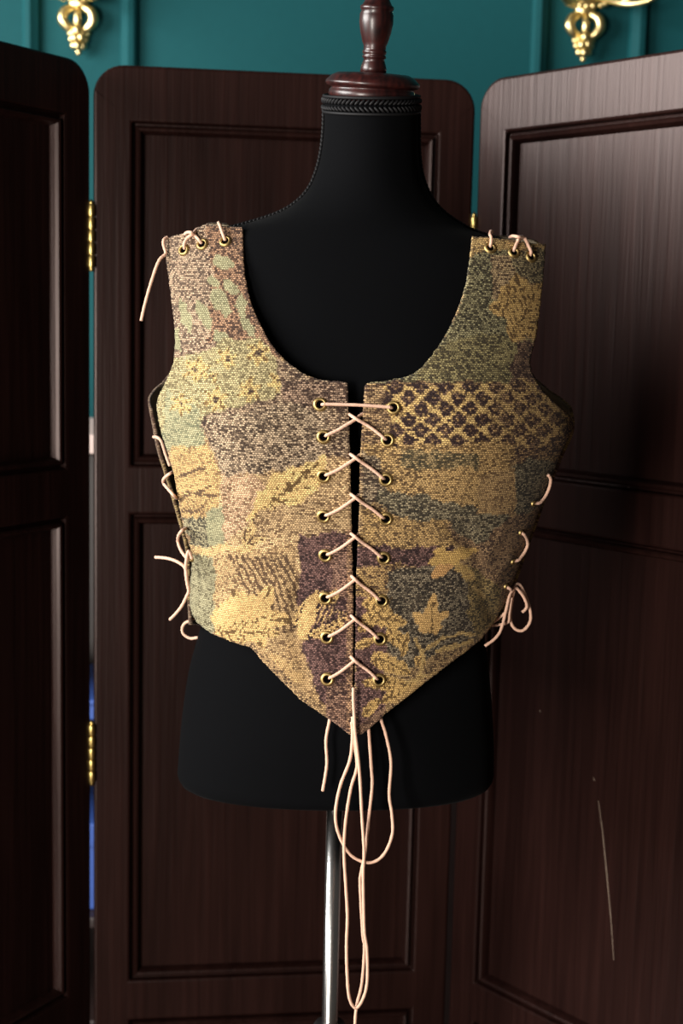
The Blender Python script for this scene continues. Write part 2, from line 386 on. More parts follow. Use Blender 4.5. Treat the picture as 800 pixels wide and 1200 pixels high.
# ------------------------------------------------------------------ wall sconces (brass, the upper parts rise out of the picture)
def make_sconce(px, py_tip, label, arms):
    base = U(px, py_tip, WALL_Y); s = 2.8 / FPX         # metres per photo pixel at the wall
    ox, oz, oy = base[0], base[2], WALL_Y
    root = empty('wall_sconce', (ox, oy, oz)); tag(root, label, 'wall sconce', 'brass wall sconces')
    P = lambda u, v_, h: np.array([u * s, -h, v_ * s * .9])      # u right, v up from the tip in photo px, h out of the wall
    parts = []
    for (u, v_, r, h) in ((0, 4, 3.4, .018), (-5, 12, 4.2, .02), (5, 12, 4.2, .02), (0, 11, 4.5, .028), (-8, 20, 3.6, .018), (8, 20, 3.6, .018), (-3, 20, 4.8, .03), (4, 21, 4.6, .028), (-6, 28, 4, .02), (6, 28, 4, .02), (0, 29, 5, .032), (-10, 27, 3, .014), (10, 27, 3, .014)):
        parts.append(ell_data(P(u, v_, h), (r * s, r * s * .9, r * s * 1.15), None, 10, 7))
    v, f = merge(parts); from_py('berry_drop', v, f, M_GOLD, root)
    parts = []
    for sg in (-1, 1):       # open wreath of two C scrolls
        path = [P(sg * 3, 30, .018), P(sg * 11, 33, .022), P(sg * 17, 42, .024), P(sg * 15, 52, .022), P(sg * 8, 57, .018), P(sg * 5, 61, .016)]
        c = catmull(path, 6); parts.append(tube_data(c, [4.6 * s * (0.75 + 0.5 * math.sin(math.pi * i / (len(c) - 1))) for i in range(len(c))], 10))
    v, f = merge(parts); from_py('scroll_wreath', v, f, M_GOLD, root)
    v, f = merge([tube_data([P(0, 30, .02), P(0, 38, .03), P(0, 48, .03), P(0, 60, .02)], [2.6*s, 4.2*s, 3.4*s, 3.2*s], 10)]); from_py('leaf_spine', v, f, M_GOLD, root)
    prof = [(1*s, 56*s), (9*s, 57*s), (12*s, 60*s), (11*s, 64*s), (14*s, 68*s), (17*s, 74*s), (16*s, 80*s), (10*s, 92*s), (6*s, 120*s), (9*s, 150*s), (4*s, 170*s), (0.5*s, 178*s)]
    v, f = lathe_data(prof, 20); v = [(p[0], p[1] * .6 - .014, p[2] * .9) for p in v]; from_py('back_plate', v, f, M_GOLD, root)
    parts = []
    for a in np.linspace(-2.7, -0.4, 9):          # beaded leafage under the arms
        parts.append(ell_data(P(26 * math.cos(a) * (1.0 + .15 * math.sin(5 * a)), 75 + 9 * math.sin(a), .03), (4 * s, 4 * s, 3.4 * s), None, 8, 6))
    v, f = merge(parts); from_py('acanthus_leafage', v, f, M_GOLD, root)
    for sg in (-1, 1):
        reach = arms[0] if sg < 0 else arms[1]
        path = [P(sg * 6, 78, .03), P(sg * 18, 66 + 4, .06), P(sg * 34, 57 + 4, .09), P(sg * 52, 62, .11), P(sg * 66, 74, .12), P(sg * 72, 92, .12), P(sg * 72, 105, .12)]
        path = [np.array([p[0] * reach, p[1], p[2]]) for p in path]
        c = catmull(path, 8); v1 = tube_data(c, 3.2 * s, 10)
        curl = catmull([P(sg * 24 * reach, 66, .07), P(sg * 34 * reach, 66, .09), P(sg * 46 * reach, 74, .10), P(sg * 44 * reach, 86, .10), P(sg * 34 * reach, 86, .10)], 6)
        v, f = merge([v1, tube_data(curl, 2.3 * s, 8)])
        arm = from_py('candle_arm', v, f, M_GOLD, root)
        e = path[-1]
        pr_ = [(0.5*s, 0), (5*s, 0), (13*s, 5*s), (15*s, 9*s), (14*s, 9.5*s), (6*s, 7*s), (6*s, 24*s), (5*s, 25*s), (0.5*s, 25*s)]
        v, f = lathe_data(pr_, 16, Matrix.Translation(V(e))); from_py('candle_cup', v, f, M_GOLD, arm)
    return root
make_sconce(94, 67, 'brass wall sconce with berry drop on the left side of the teal wall', (0.55, 0.55))
make_sconce(681, 75, 'brass wall sconce with curled arm on the right side of the teal wall', (0.6, 1.1))

# ------------------------------------------------------------------ dress form
def interp(tab):
    t = sorted(tab); xs = np.array([a for a, _ in t], float); ys = np.array([b for _, b in t], float)
    # monotone-ish cubic (finite-difference tangents)
    d = np.gradient(ys, xs)
    def fn(q):
        q = np.clip(np.asarray(q, float), xs[0], xs[-1]); i = np.clip(np.searchsorted(xs, q) - 1, 0, len(xs) - 2)
        h = xs[i + 1] - xs[i]; u = (q - xs[i]) / h
        return ((1 + 2*u) * (1-u)**2 * ys[i] + u * (1-u)**2 * h * d[i] + u*u*(3-2*u) * ys[i+1] + u*u*(u-1) * h * d[i+1])
    return fn
Lt = [(118,380),(145,380),(170,378),(190,374.5),(205,370),(222,362),(235,351),(246,336),(254,319),(260,301),(265,284),(273,256),(283,230),(297,212),(330,206),(380,210),(420,212),(480,205),(520,208),(600,226),(660,244),(700,245),(740,234),(780,223),(830,215),(870,211),(905,208.5)]
Rt = [(118,490),(150,490),(180,490.5),(205,494),(222,500),(236,508),(248,519),(260,536),(270,555),(278,580),(288,606),(302,622),(340,628),(380,620),(420,614),(480,622),(520,626),(600,598),(660,572),(700,566),(740,567),(780,572),(830,576),(870,578),(905,578)]
Ft = [(118,.050),(180,.052),(205,.055),(225,.060),(245,.066),(265,.071),(290,.078),(330,.088),(380,.100),(440,.116),(500,.122),(560,.112),(620,.095),(680,.084),(740,.090),(800,.096),(860,.096),(905,.090)]
Bt = [(118,.052),(180,.054),(205,.057),(225,.062),(245,.068),(265,.074),(290,.082),(340,.092),(440,.092),(500,.086),(600,.068),(680,.064),(740,.080),(800,.100),(860,.112),(905,.114)]
fL, fR, fF, fB = map(interp, (Lt, Rt, Ft, Bt))
pys = np.concatenate([np.arange(118, 300, 4), np.arange(300, 906, 9), [905]])
SEG = 96; ph = np.linspace(0, 2 * math.pi, SEG, endpoint=False)
rings = []
def ring(py, shrink=1.0, dz=0.0):
    l = U(fL(py), py, 0.0); r = U(fR(py), py, 0.0)
    z = 0.5 * (l[2] + r[2]) + dz; xc = 0.5 * (l[0] + r[0]); hw = 0.5 * (r[0] - l[0]) * shrink
    n = float(np.interp(py, [200, 290, 400, 905], [2.0, 2.1, 2.3, 2.25]))
    c, s_ = np.cos(ph), np.sin(ph)
    x = xc + hw * np.sign(s_) * np.abs(s_) ** (2 / n)
    F = np.where(c > 0, fF(py), fB(py)) * shrink
    y = -F * np.sign(c) * np.abs(c) ** (2 / n)
    k = 0.20 * np.clip((235 - py) / 110, 0, 1)            # neck top is cut on a slant, lower in front
    # bust mounds
    zz = z + k * y + l[2] * 0
    tiltx = (x - xc) / (hw + 1e-9) * 0.5 * (r[2] - l[2])
    return np.stack([x, y, zz + tiltx * 0.6], 1)
for q in pys: rings.append(ring(q))
zb = -0.0105
for shr, dz in ((0.992, -0.005), (0.972, -0.0105), (0.94, -0.0135), (0.90, -0.015)):
    rings.append(ring(905, shr, dz))
def bust(P):
    for bx, bz in ((-0.10, 1.145), (0.118, 1.14)):
        g = np.exp(-(((P[:, 0] - bx) / .062) ** 2 + ((P[:, 2] - bz) / .065) ** 2)) * (P[:, 1] < 0)
        P[:, 1] -= 0.014 * g
    return P
rings = [bust(r) for r in rings]
v = [tuple(p) for r in rings for p in r]; f = []
for i in range(len(rings) - 1):
    for j in range(SEG): f.append((i*SEG+j, (i+1)*SEG+j, (i+1)*SEG+(j+1) % SEG, i*SEG+(j+1) % SEG))
f.append(tuple(range(SEG))); f.append(tuple(reversed(range((len(rings)-1)*SEG, len(rings)*SEG))))
bot = rings[-1]; base_xy = U(385.5, 1200, 0.0)
form = empty('dress_form', (0, 0, 0))
tag(form, 'black fabric dress form on a chrome pole with a turned mahogany neck finial', 'dress form')
torso = from_py('torso', v, f, M_BLACK, form)
# neck cap and finial (axis leans with the neck)
neck = rings[0]; nc = neck.mean(0)
lean = 0.035
axis = Vector((lean, -0.16, 1)).normalized(); MC = Matrix.Translation(V(nc + np.array([0, 0, -0.0068]))) @ axis.to_track_quat('Z', 'Y').to_matrix().to_4x4()
s0 = float(1.5 / FPX) * 0.995
cap = [(1, -3), (43, -3), (45, 3), (44, 5), (46, 6), (48.5, 9), (50, 14), (49, 18), (47, 20), (47.5, 21.5), (52, 22.5), (54, 25.5), (53.4, 28), (47, 34), (40, 37.2), (15, 38.5), (1, 38.5)]
v, f = lathe_data([(r * s0, z * s0) for r, z in cap], 64, MC); from_py('neck_cap', v, f, M_MAHO, form)
fin = [(1, 37), (15, 37.5), (14.6, 44), (12.8, 50), (11.5, 54), (13.2, 55), (13.6, 57), (12, 58.5), (13.4, 60), (13.6, 63), (12.2, 64.5), (13, 66), (12.6, 68), (14.5, 73), (17.5, 84), (19.2, 95), (19, 104), (17.2, 108), (18.8, 110), (19, 113), (16.5, 115), (14, 120), (11.5, 127), (9.8, 136), (9.5, 142), (12, 145), (12.5, 149), (9, 152), (11, 158), (12.5, 165), (11, 173), (6, 178), (1, 179)]
v, f = lathe_data([(r * s0, (37 + (z - 37) * .95) * s0) for r, z in fin], 40, MC); from_py('finial', v, f, M_MAHO, form)
# braided neck band: two herringbone rows of little loops round the neck
parts = []; ringp = rings[0] * 1.0
NB = 64; idx = np.linspace(0, SEG, NB, endpoint=False)
r1 = ring(124.0)
def on_ring(rg, t):
    i = int(math.floor(t)) % SEG; w = t - math.floor(t); return rg[i] * (1 - w) + rg[(i + 1) % SEG] * w
for row, (dz, sl) in enumerate(((0.0055, 0.7), (-0.0015, -0.7))):
    for t in idx:
        p = on_ring(r1, t); c0 = np.array([r1[:, 0].mean(), 0, p[2]])
        out = p - c0; out[2] = 0; out /= np.linalg.norm(out)
        tan = np.cross([0, 0, 1], out)
        d = tan * math.cos(sl) + np.array([0, 0, 1]) * math.sin(sl)
        M3 = np.stack([d, np.cross(out, d), out], 1)
        parts.append(ell_data(p + out * 0.0016 + np.array([0, 0, dz]), (0.0043, 0.0017, 0.0022), M3, 7, 5))
rails = []
for dz in (0.0098, -0.0058):
    c = [on_ring(r1, t) for t in np.linspace(0, SEG, 97)]
    rails.append(tube_data([np.array([p[0] + (p[0] - nc[0]) * .02, p[1] * 1.02, p[2] + dz]) for p in c], 0.0016, 6, False))
v, f = merge(parts + rails); from_py('neck_braid', v, f, M_TRIM, form)
# braid along the shoulder seams, a chain of crossed loops
for side, name in ((-1, 'l'), (1, 'r')):
    j = 72 if side < 0 else 24          # sin(phi) = -1 / +1
    path = [r[j] for r, q in zip(rings, pys) if 130 <= q <= 300]
    out = []; acc = 0.0; last = path[0]
    dense = catmull(path, 6); step = 0.0042; nxt = 0
    for a, b in zip(dense[:-1], dense[1:]):
        L_ = np.linalg.norm(b - a)
        while acc + L_ >= nxt:
            t = (nxt - acc) / max(L_, 1e-9); out.append((a + (b - a) * t, (b - a) / max(L_, 1e-9))); nxt += step
        acc += L_
    parts = []
    for k, (p, d) in enumerate(out):
        n_ = np.cross(d, [0, 1, 0]); n_ /= np.linalg.norm(n_)
        if n_[2] < 0 and abs(n_[2]) > .2: n_ = -n_
        if abs(n_[2]) <= .2 and n_[0] * side < 0: n_ = -n_
        w = np.array([0, 1.0, 0])
        for sg in (-1, 1):
            dd = d * math.cos(.6) + w * sg * math.sin(.6); M3 = np.stack([dd, np.cross(n_, dd), n_], 1)
            parts.append(ell_data(p + n_ * 0.0012 + w * sg * 0.0016, (0.0036, 0.0014, 0.0018), M3, 7, 5))
    v, f = merge(parts); from_py('shoulder_braid', v, f, M_TRIM, form)
# pole and stand
ptop = U(392.5, 950, 0.0); pbot = U(385.5, 1200, 0.0); zbot = bot[:, 2].mean()
px_ = 0.5 * (ptop[0] + pbot[0]); PR = 0.0088
zk = U(387, 1198, 0)[2]
v, f = lathe_data([(0.001, 0.03), (PR, 0.03), (PR, zbot + 0.02), (0.001, zbot + 0.02)], 32, Matrix.Translation((px_, 0, 0))); from_py('pole', v, f, M_CHROME, form)
kn = [(PR * 1.02, zk - 0.05), (0.018, zk - 0.048), (0.0185, zk - 0.004), (0.016, zk), (PR * 1.02, zk + 0.001)]
v, f = lathe_data(kn, 28, Matrix.Translation((px_, 0, 0)))
col = from_py('pole_collar', v, f, M_PLASTIC, form)
hv = lathe_data([(0.001, 0), (0.012, 0.001), (0.012, 0.022), (0.009, 0.026), (0.001, 0.027)], 16, Matrix.Translation((px_ + 0.017, 0, zk - 0.02)) @ Matrix.Rotation(math.pi / 2, 4, 'Y'))
from_py('clamp_knob', *hv, M_PLASTIC, col)
prof = [(0.001, 0.0), (0.165, 0.0), (0.17, 0.006), (0.165, 0.014), (0.10, 0.022), (0.03, 0.030), (0.02, 0.05), (0.012, 0.06), (0.001, 0.06)]
v, f = lathe_data(prof, 56, Matrix.Translation((px_, 0, 0))); from_py('stand_base', v, f, M_PLASTIC, form)
# under-torso socket
v, f = lathe_data([(0.001, zbot - 0.006), (0.022, zbot - 0.006), (0.024, zbot + 0.004), (0.001, zbot + 0.004)], 24, Matrix.Translation((px_, 0, 0))); from_py('pole_socket', v, f, M_PLASTIC, form)

# ------------------------------------------------------------------ tapestry bodice: a shell round the form, phi = 0 in front
bWl = interp([(240,186),(300,186),(360,184),(430,180),(476,175.5),(500,180),(525,184.5),(557,194),(609,209),(645,218),(681,220),(713,221),(760,223),(870,226)])
bWr = interp([(240,650),(300,650),(360,654),(430,664),(476,672),(497,673),(525,661.5),(557,648.5),(609,629.5),(645,616.5),(681,604),(713,591),(750,580),(800,575),(870,572)])
bF = interp([(240,.036),(262,.052),(285,.070),(320,.088),(360,.103),(410,.121),(460,.134),(510,.140),(560,.137),(620,.126),(680,.118),(740,.117),(800,.120),(870,.124)])
bB = interp([(240,.040),(262,.062),(290,.086),(340,.106),(420,.112),(500,.108),(600,.095),(680,.09),(760,.098),(870,.106)])
# rows -> z tables
rows = np.arange(236, 876, 4.0)
zl = np.array([U(400, q, 0.0)[2] for q in rows])
def zrowmap(z): return np.interp(z, zl[::-1], rows[::-1])
XL = np.array([U(bWl(q), q, 0.0)[0] for q in rows]); XR = np.array([U(bWr(q), q, 0.0)[0] for q in rows])
CREASES = [  # (px path, width px, depth m): soft folds seen on the cloth
    ([(545,618),(560,650),(566,690),(575,720)], 9, -0.0035), ([(520,612),(548,640)], 7, -0.002),
    ([(250,735),(290,700),(330,690)], 16, 0.003), ([(352,700),(345,740),(360,800)], 10, -0.002),
    ([(230,640),(300,640)], 10, -0.0025), ([(590,620),(560,670)], 6, 0.002), ([(600,650),(575,690)], 5, 0.002),
    ([(305,560),(270,640)], 18, 0.002)]
def seg_dist(px, py, path):
    d = np.full(px.shape, 1e9)
    for (x0, y0), (x1, y1) in zip(path[:-1], path[1:]):
        t = np.clip(((px-x0)*(x1-x0) + (py-y0)*(y1-y0)) / ((x1-x0)**2 + (y1-y0)**2), 0, 1)
        d = np.minimum(d, np.hypot(px - x0 - t*(x1-x0), py - y0 - t*(y1-y0)))
    return d
def shell(phi, z, inset=0.0, fold=False):
    phi = np.asarray(phi, float); z = np.asarray(z, float)
    q = zrowmap(z); xl = np.interp(q, rows, XL); xr = np.interp(q, rows, XR)
    xc = 0.5 * (xl + xr); hw = 0.5 * (xr - xl) - inset
    n = np.interp(q, [260, 330, 450, 600, 860], [2.2, 2.3, 2.4, 2.3, 2.3])
    c, s_ = np.cos(phi), np.sin(phi)
    x = xc + hw * np.sign(s_) * np.abs(s_) ** (2 / n)
    D = np.where(c > 0, bF(q), bB(q)) - inset
    y = -D * np.sign(c) * np.abs(c) ** (2 / n)
    g = 0
    for bx, bz in ((-0.105, 1.145), (0.118, 1.14)):
        g = g + np.exp(-(((x - bx) / .066) ** 2 + ((z - bz) / .07) ** 2)) * (c > 0)
    y = y - 0.012 * g
    P = np.stack([x, y, z], -1)
    if fold:
        ppx, ppy = proj(P)
        for path, w, a in CREASES: P[..., 1] -= a * np.exp(-(seg_dist(ppx, ppy, path) / w) ** 2) * (c > 0.05)
    return P
# inverse: photo pixel -> (phi, z)
def solve(pts):
    t = np.array(pts, float); z = np.array([U(a, b, -0.08)[2] for a, b in t])
    q = zrowmap(z); xx = np.array([U(a, b, -0.08)[0] for a, b in t])
    xl = np.interp(q, rows, XL); xr = np.interp(q, rows, XR)
    s = np.clip((xx - 0.5*(xl+xr)) / (0.5*(xr-xl)), -0.98, 0.98); phi = np.arcsin(np.sign(s) * np.abs(s) ** 1.15)
    for it in range(60):
        a, b = proj(shell(phi, z)); e = np.stack([t[:, 0] - a, t[:, 1] - b], 1)
        h = 1e-4
        a1, b1 = proj(shell(phi + h, z)); a2, b2 = proj(shell(phi, z + h))
        J = np.empty((len(t), 2, 2)); J[:, 0, 0] = (a1-a)/h; J[:, 1, 0] = (b1-b)/h; J[:, 0, 1] = (a2-a)/h; J[:, 1, 1] = (b2-b)/h
        JT = np.transpose(J, (0, 2, 1)); A = JT @ J + np.eye(2) * np.array([400.0, 400.0])
        dlt = np.linalg.solve(A, (JT @ e[..., None]))[..., 0]
        phi = np.clip(phi + np.clip(dlt[:, 0], -.15, .15), -1.56, 1.56); z = z + np.clip(dlt[:, 1], -.02, .02)
    return phi, z
# arc length on a reference section for an unwrapped cloth coordinate
_ph = np.linspace(-math.pi * 1.5, math.pi * 1.5, 3001); _x = .235 * np.sin(_ph); _y = .125 * np.cos(_ph)
_arc = np.concatenate([[0], np.cumsum(np.hypot(np.diff(_x), np.diff(_y)))]); _arc -= np.interp(0, _ph, _arc)
arc = lambda p: np.interp(p, _ph, _arc)
unarc = lambda s: np.interp(s, _arc, _ph)

def vnoise(x, y, seed=0):
    xi, yi = np.floor(x).astype(int), np.floor(y).astype(int); fx, fy = x - xi, y - yi
    fx = fx*fx*(3-2*fx); fy = fy*fy*(3-2*fy)
    def hsh(a, b):
        h = (a * 374761393 + b * 668265263 + seed * 974634777) & 0xFFFFFFFF
        h = ((h ^ (h >> 13)) * 1274126177) & 0xFFFFFFFF
        return ((h ^ (h >> 16)) & 0xFFFF) / 65535.0
    return (hsh(xi, yi)*(1-fx) + hsh(xi+1, yi)*fx)*(1-fy) + (hsh(xi, yi+1)*(1-fx) + hsh(xi+1, yi+1)*fx)*fy
def in_poly(px, py, poly):
    r = np.zeros(px.shape, bool); n = len(poly)
    for i in range(n):
        x0, y0 = poly[i]; x1, y1 = poly[(i+1) % n]
        if y0 == y1: continue
        c = ((y0 > py) != (y1 > py)) & (px < (x1-x0) * (py-y0) / (y1-y0) + x0); r ^= c
    return r
# thread palette
GOLD = srgb(206, 168, 92); TAN = srgb(188, 152, 100); SAGE = srgb(148, 146, 106); PALE = srgb(196, 178, 128)
MAUVE = srgb(176, 148, 118); PURP = srgb(122, 86, 80); GREY = srgb(140, 130, 106); OLIVE = srgb(150, 140, 84); RUST = srgb(158, 118, 84)
DBRN = srgb(66, 44, 34); DPUR = srgb(56, 32, 32); DGRY = srgb(60, 52, 38); DGRN = srgb(66, 62, 40); DTAN = srgb(112, 82, 50); DOCH = srgb(130, 98, 48)
def paint(px, py):
    N_ = len(px)
    A = np.tile(np.array(TAN), (N_, 1)); B = np.tile(np.array(DTAN), (N_, 1)); f_ = np.full(N_, 0.42)
    wx = px + 6 * (vnoise(px / 10, py / 10, 1) - .5) + 4 * (vnoise(px / 2.6, py / 2.6, 21) - .5); wy = py + 6 * (vnoise(px / 10, py / 10, 2) - .5) + 4 * (vnoise(px / 2.6, py / 2.6, 22) - .5)
    ux_ = px + 4 * (vnoise(px / 7, py / 7, 31) - .5) + 2.5 * (vnoise(px / 2.4, py / 2.4, 32) - .5); uy_ = py + 4 * (vnoise(px / 7, py / 7, 33) - .5) + 2.5 * (vnoise(px / 2.4, py / 2.4, 34) - .5)
    def put(m, a, b, fr):
        A[m] = a; B[m] = b; f_[m] = fr
    def zone(poly, a, b, fr): put(in_poly(wx, wy, poly), a, b, fr)
    def leaf(x0, y0, x1, y1, w, a, b, fr=.12, veins=True):
        L_ = math.hypot(x1-x0, y1-y0); ux, uy = (x1-x0)/L_, (y1-y0)/L_
        s = (ux_-x0)*ux + (uy_-y0)*uy; t = -(ux_-x0)*uy + (uy_-y0)*ux
        k = np.clip(s / L_, 0, 1); m = (s > 0) & (s < L_) & (np.abs(t) < w * np.sin(math.pi * k ** .8) ** .8)
        put(m, a, b, fr)
        if veins:
            vn = m & ((np.abs(t) < 0.9) | ((np.abs(((s - np.abs(t) * .9) % 8) - 4) < .9) & (np.abs(t) > 2)))
            f_[vn] = .95
    def flower(cx, cy, R, k, a, b, fr=.12, ph0=0., strokes=True, core=None):
        r = np.hypot(ux_-cx, uy_-cy); th = np.arctan2(uy_-cy, ux_-cx) + ph0
        m = r < R * (.74 + .26 * np.cos(k * th)); put(m, a, b, fr)
        if strokes:
            vn = m & (np.abs(np.sin(k * th / 2)) < .16 + .5 * (r < R * .16)) ; f_[vn] = .95
            vn = m & (np.abs(np.sin(k * th * 1.5 + r * .08)) < .10) & (r > R * .35); f_[vn] = .85
        if core is not None: put(r < R * .22, *core)
    L = px < 415
    # ---------------- viewer's left panel
    zone([(180,250),(300,250),(300,470),(180,470)], MAUVE, DBRN, .45)
    zone([(240,260),(300,260),(330,420),(240,400),(250,330)], RUST, DBRN, .50)
    zone([(195,285),(240,290),(245,395),(200,415)], MAUVE, srgb(96, 78, 62), .5)
    for (a, b, c, d, w) in ((250,302,274,312,8),(250,338,268,372,10),(262,330,280,345,7),(282,346,284,372,7),(232,352,246,388,6),(212,352,222,392,6),(282,372,300,396,6),(250,388,270,404,7),(200,380,212,412,6),(243,322,256,338,5)):
        leaf(a, b, c, d, w, SAGE, srgb(120, 122, 84), .2, False)
    zone([(170,424),(204,420),(250,408),(262,398),(310,398),(330,428),(330,462),(300,476),(250,486),(232,500),(235,530),(175,530)], srgb(172,160,108), srgb(118,106,66), .38)
    zone([(195,455),(235,480),(238,530),(190,530)], SAGE, srgb(110,118,86), .3)
    for cx, cy, R in ((230,434,17),(266,420,14),(303,414,15),(212,474,15),(252,468,16),(292,458,16),(326,446,14),(250,440,7)):
        flower(cx, cy, R, 6, srgb(198,170,92), DOCH, .18, .4, True, (srgb(150,128,80), DBRN, .6))
    zone([(322,420),(345,425),(362,440),(412,446),(412,540),(388,540),(330,555),(262,562),(246,520),(232,500),(240,486),(330,462)], srgb(164,138,106), DBRN, .5)
    zone([(240,490),(330,474),(385,472),(380,535),(330,553),(262,560)], srgb(176,152,120), srgb(66,50,36), .47)
    zone([(330,446),(412,446),(412,475),(370,478),(330,470)], srgb(160,130,104), DBRN, .52)
    zone([(200,525),(244,520),(258,560),(256,600),(246,612),(215,612),(203,570)], srgb(190,154,84), DTAN, .3)
    for a, b, c, d in ((206,588,246,570),(206,602,240,596),(210,560,240,548),(216,575,252,582)):
        m = seg_dist(ux_, uy_, [(a,b),(c,d)]) < 1.4; f_[m] = .98
    zone([(258,558),(330,553),(382,535),(412,540),(412,625),(352,628),(350,700),(260,700),(250,640)], srgb(204,170,114), DTAN, .34)
    zone([(258,558),(300,556),(318,575),(296,610),(262,636)], srgb(198,160,118), DTAN, .34)
    zone([(384,532),(352,546),(320,557),(302,580),(288,612),(318,606),(350,592),(374,572),(382,552)], srgb(222,186,104), DOCH, .12)
    leaf(286, 640, 330, 590, 13, srgb(212,176,104), DTAN, .2)
    for a, b, c, d in ((298,604,376,540),(318,590,326,566),(334,577,344,556),(350,563,362,544),(322,588,346,586),(340,574,364,572),(356,560,378,556)):
        m = seg_dist(ux_, uy_, [(a,b),(c,d)]) < 1.0; f_[m] = .9
    for k in range(6): 
        m = seg_dist(ux_, uy_, [(302+k*11, 602-k*9), (318+k*11, 594-k*10)]) < 1.0; f_[m] = .97
    zone([(300,600),(412,575),(412,622),(300,632)], srgb(190,158,106), DTAN, .38)
    zone([(212,606),(250,606),(252,640),(225,642)], srgb(150,142,104), srgb(50,46,32), .52)
    zone([(240,600),(262,590),(262,640),(244,640)], SAGE, srgb(120,124,90), .25)
    zone([(215,650),(252,646),(252,742),(236,740),(215,712)], srgb(146,142,106), srgb(84,76,46), .34)
    zone([(225,640),(300,638),(300,648),(225,652)], srgb(200,166,98), DTAN, .25)
    zone([(252,648),(345,640),(350,760),(400,860),(300,770),(252,740)], srgb(186,152,96), DTAN, .36)
    for k in range(9):
        x0 = 268 + k * 8; m = (seg_dist(ux_, uy_, [(x0, 652), (x0 + 22, 690), (x0 + 34, 740)]) < 1.3); f_[m] = .95
    zone([(349,627),(416,622),(416,860),(408,862),(372,815),(356,770),(349,700)], PURP, DPUR, .5)
    zone([(384,640),(416,632),(416,700),(390,700)], srgb(150,112,92), DPUR, .45)
    flower(300, 722, 40, 5, GOLD, DOCH, .14, 1.1); leaf(247, 728, 318, 702, 17, GOLD, DOCH, .1, False); leaf(252, 740, 330, 742, 13, GOLD, DOCH, .12)
    leaf(344, 735, 398, 692, 17, GOLD, DPUR, .15); leaf(350, 744, 412, 718, 14, GOLD, DPUR, .2); leaf(352, 752, 372, 690, 8, GOLD, DOCH, .15, False)
    for k in range(7):
        m = seg_dist(ux_, uy_, [(366+k*7, 738-k*3), (378+k*6, 712-k*2)]) < 1.3; put(m, PURP, DPUR, .6)
    zone([(330,752),(352,750),(358,790),(385,830),(366,824)], srgb(186,150,92), DTAN, .34)
    leaf(308, 766, 356, 800, 9, srgb(196,158,92), DTAN, .2, False)
    m = L & (seg_dist(px, py, [(293,760),(352,820),(410,862)]) < 9); put(m, srgb(178,144,90), DBRN, .38)
    m = L & (py > 800) & (px > 382); put(m, srgb(150,112,88), DPUR, .5)
    m = L & (np.abs(px - 411) < 5) & (py > 620); put(m, srgb(168,128,90), DPUR, .42)
    # ---------------- viewer's right panel
    Rr = ~L
    def rz(poly, a, b, fr): put(in_poly(wx, wy, poly) & Rr, a, b, fr)
    put(Rr, srgb(170,138,84), DBRN, .44)
    rz([(545,260),(650,260),(650,300),(600,300),(545,306)], srgb(194,160,86), DBRN, .34)
    rz([(545,306),(575,292),(605,292),(600,350),(600,410),(560,452),(470,452),(430,448),(500,425),(540,360)], srgb(146,138,94), srgb(52,48,30), .5)
    rz([(500,410),(560,390),(625,400),(625,445),(480,452)], srgb(142,130,78), srgb(66,58,38), .46)
    rz([(574,300),(600,296),(610,320),(600,356),(576,346)], srgb(176,148,100), srgb(84,62,44), .3)
    m = Rr & in_poly(px, py, [(574,300),(604,298),(610,330),(598,356),(574,346)]) & ((py + px * .15) % 5 < 2.2); f_[m] = .7
    rz([(600,296),(645,290),(640,340),(605,320)], srgb(150,134,90), DGRY, .46)
    flower(616, 362, 42, 5, srgb(196,158,76), DOCH, .2, .6); leaf(588, 335, 636, 400, 20, srgb(192,154,72), DOCH, .22); leaf(598, 400, 634, 330, 17, srgb(196,158,76), DOCH, .18)
    rz([(606,398),(626,404),(628,446),(596,446)], srgb(130,100,72), DPUR, .5)
    rz([(428,450),(470,448),(650,446),(676,490),(664,528),(610,540),(560,535),(500,520),(455,530),(428,500)], srgb(160,124,72), DPUR, .55)
    # lattice of diamonds
    lat = Rr & in_poly(wx, wy, [(452,452),(640,446),(668,490),(655,520),(560,528),(470,530),(452,505)])
    a1 = (px + py * 1.15) ; a2 = (px - py * 1.15); PP = 29.0
    d1 = np.abs(((a1 / PP) % 1) - .5) * PP; d2 = np.abs(((a2 / PP) % 1) - .5) * PP
    bar = (np.minimum(d1, d2) < 3.8 + 8 * (vnoise(px/2.8, py/2.8, 5) - .5)); put(lat & bar, srgb(200,164,84), DBRN, .30)
    put(lat & ~bar, srgb(112,82,62), DPUR, .7)
    nd = lat & (np.hypot(np.minimum(d1, PP-d1), np.minimum(d2, PP-d2)) < 7); put(nd & (vnoise(px/3, py/3, 6) > .35), srgb(206,172,90), DBRN, .22); fade = lat & (px > 575); A[fade] = A[fade] * .6 + .4 * np.array(srgb(165,130,80)); f_[fade] = .5 * f_[fade] + .22
    small = lat & (d1 > 11.5) & (d2 > 11.5); put(small, srgb(170,132,70), DBRN, .4)
    rz([(422,452),(452,452),(456,530),(440,560),(422,560)], srgb(160,128,82), DBRN, .44)
    rz([(424,520),(470,520),(600,520),(602,604),(520,592),(450,580),(424,590)], srgb(184,148,80), srgb(90,66,36), .4)
    rz([(470,528),(560,530),(560,550),(470,548)], srgb(150,126,76), DGRN, .5)
    rz([(424,530),(445,540),(452,580),(424,600)], srgb(150,130,100), srgb(56,42,32), .52)
    rz([(440,574),(500,582),(600,606),(600,545),(620,536),(665,540),(640,600),(560,640),(545,640),(520,614),(470,606),(440,590)], srgb(142,130,98), srgb(54,48,34), .52)
    rz([(424,592),(470,606),(525,612),(548,642),(424,642)], srgb(182,146,78), srgb(84,62,36), .42)
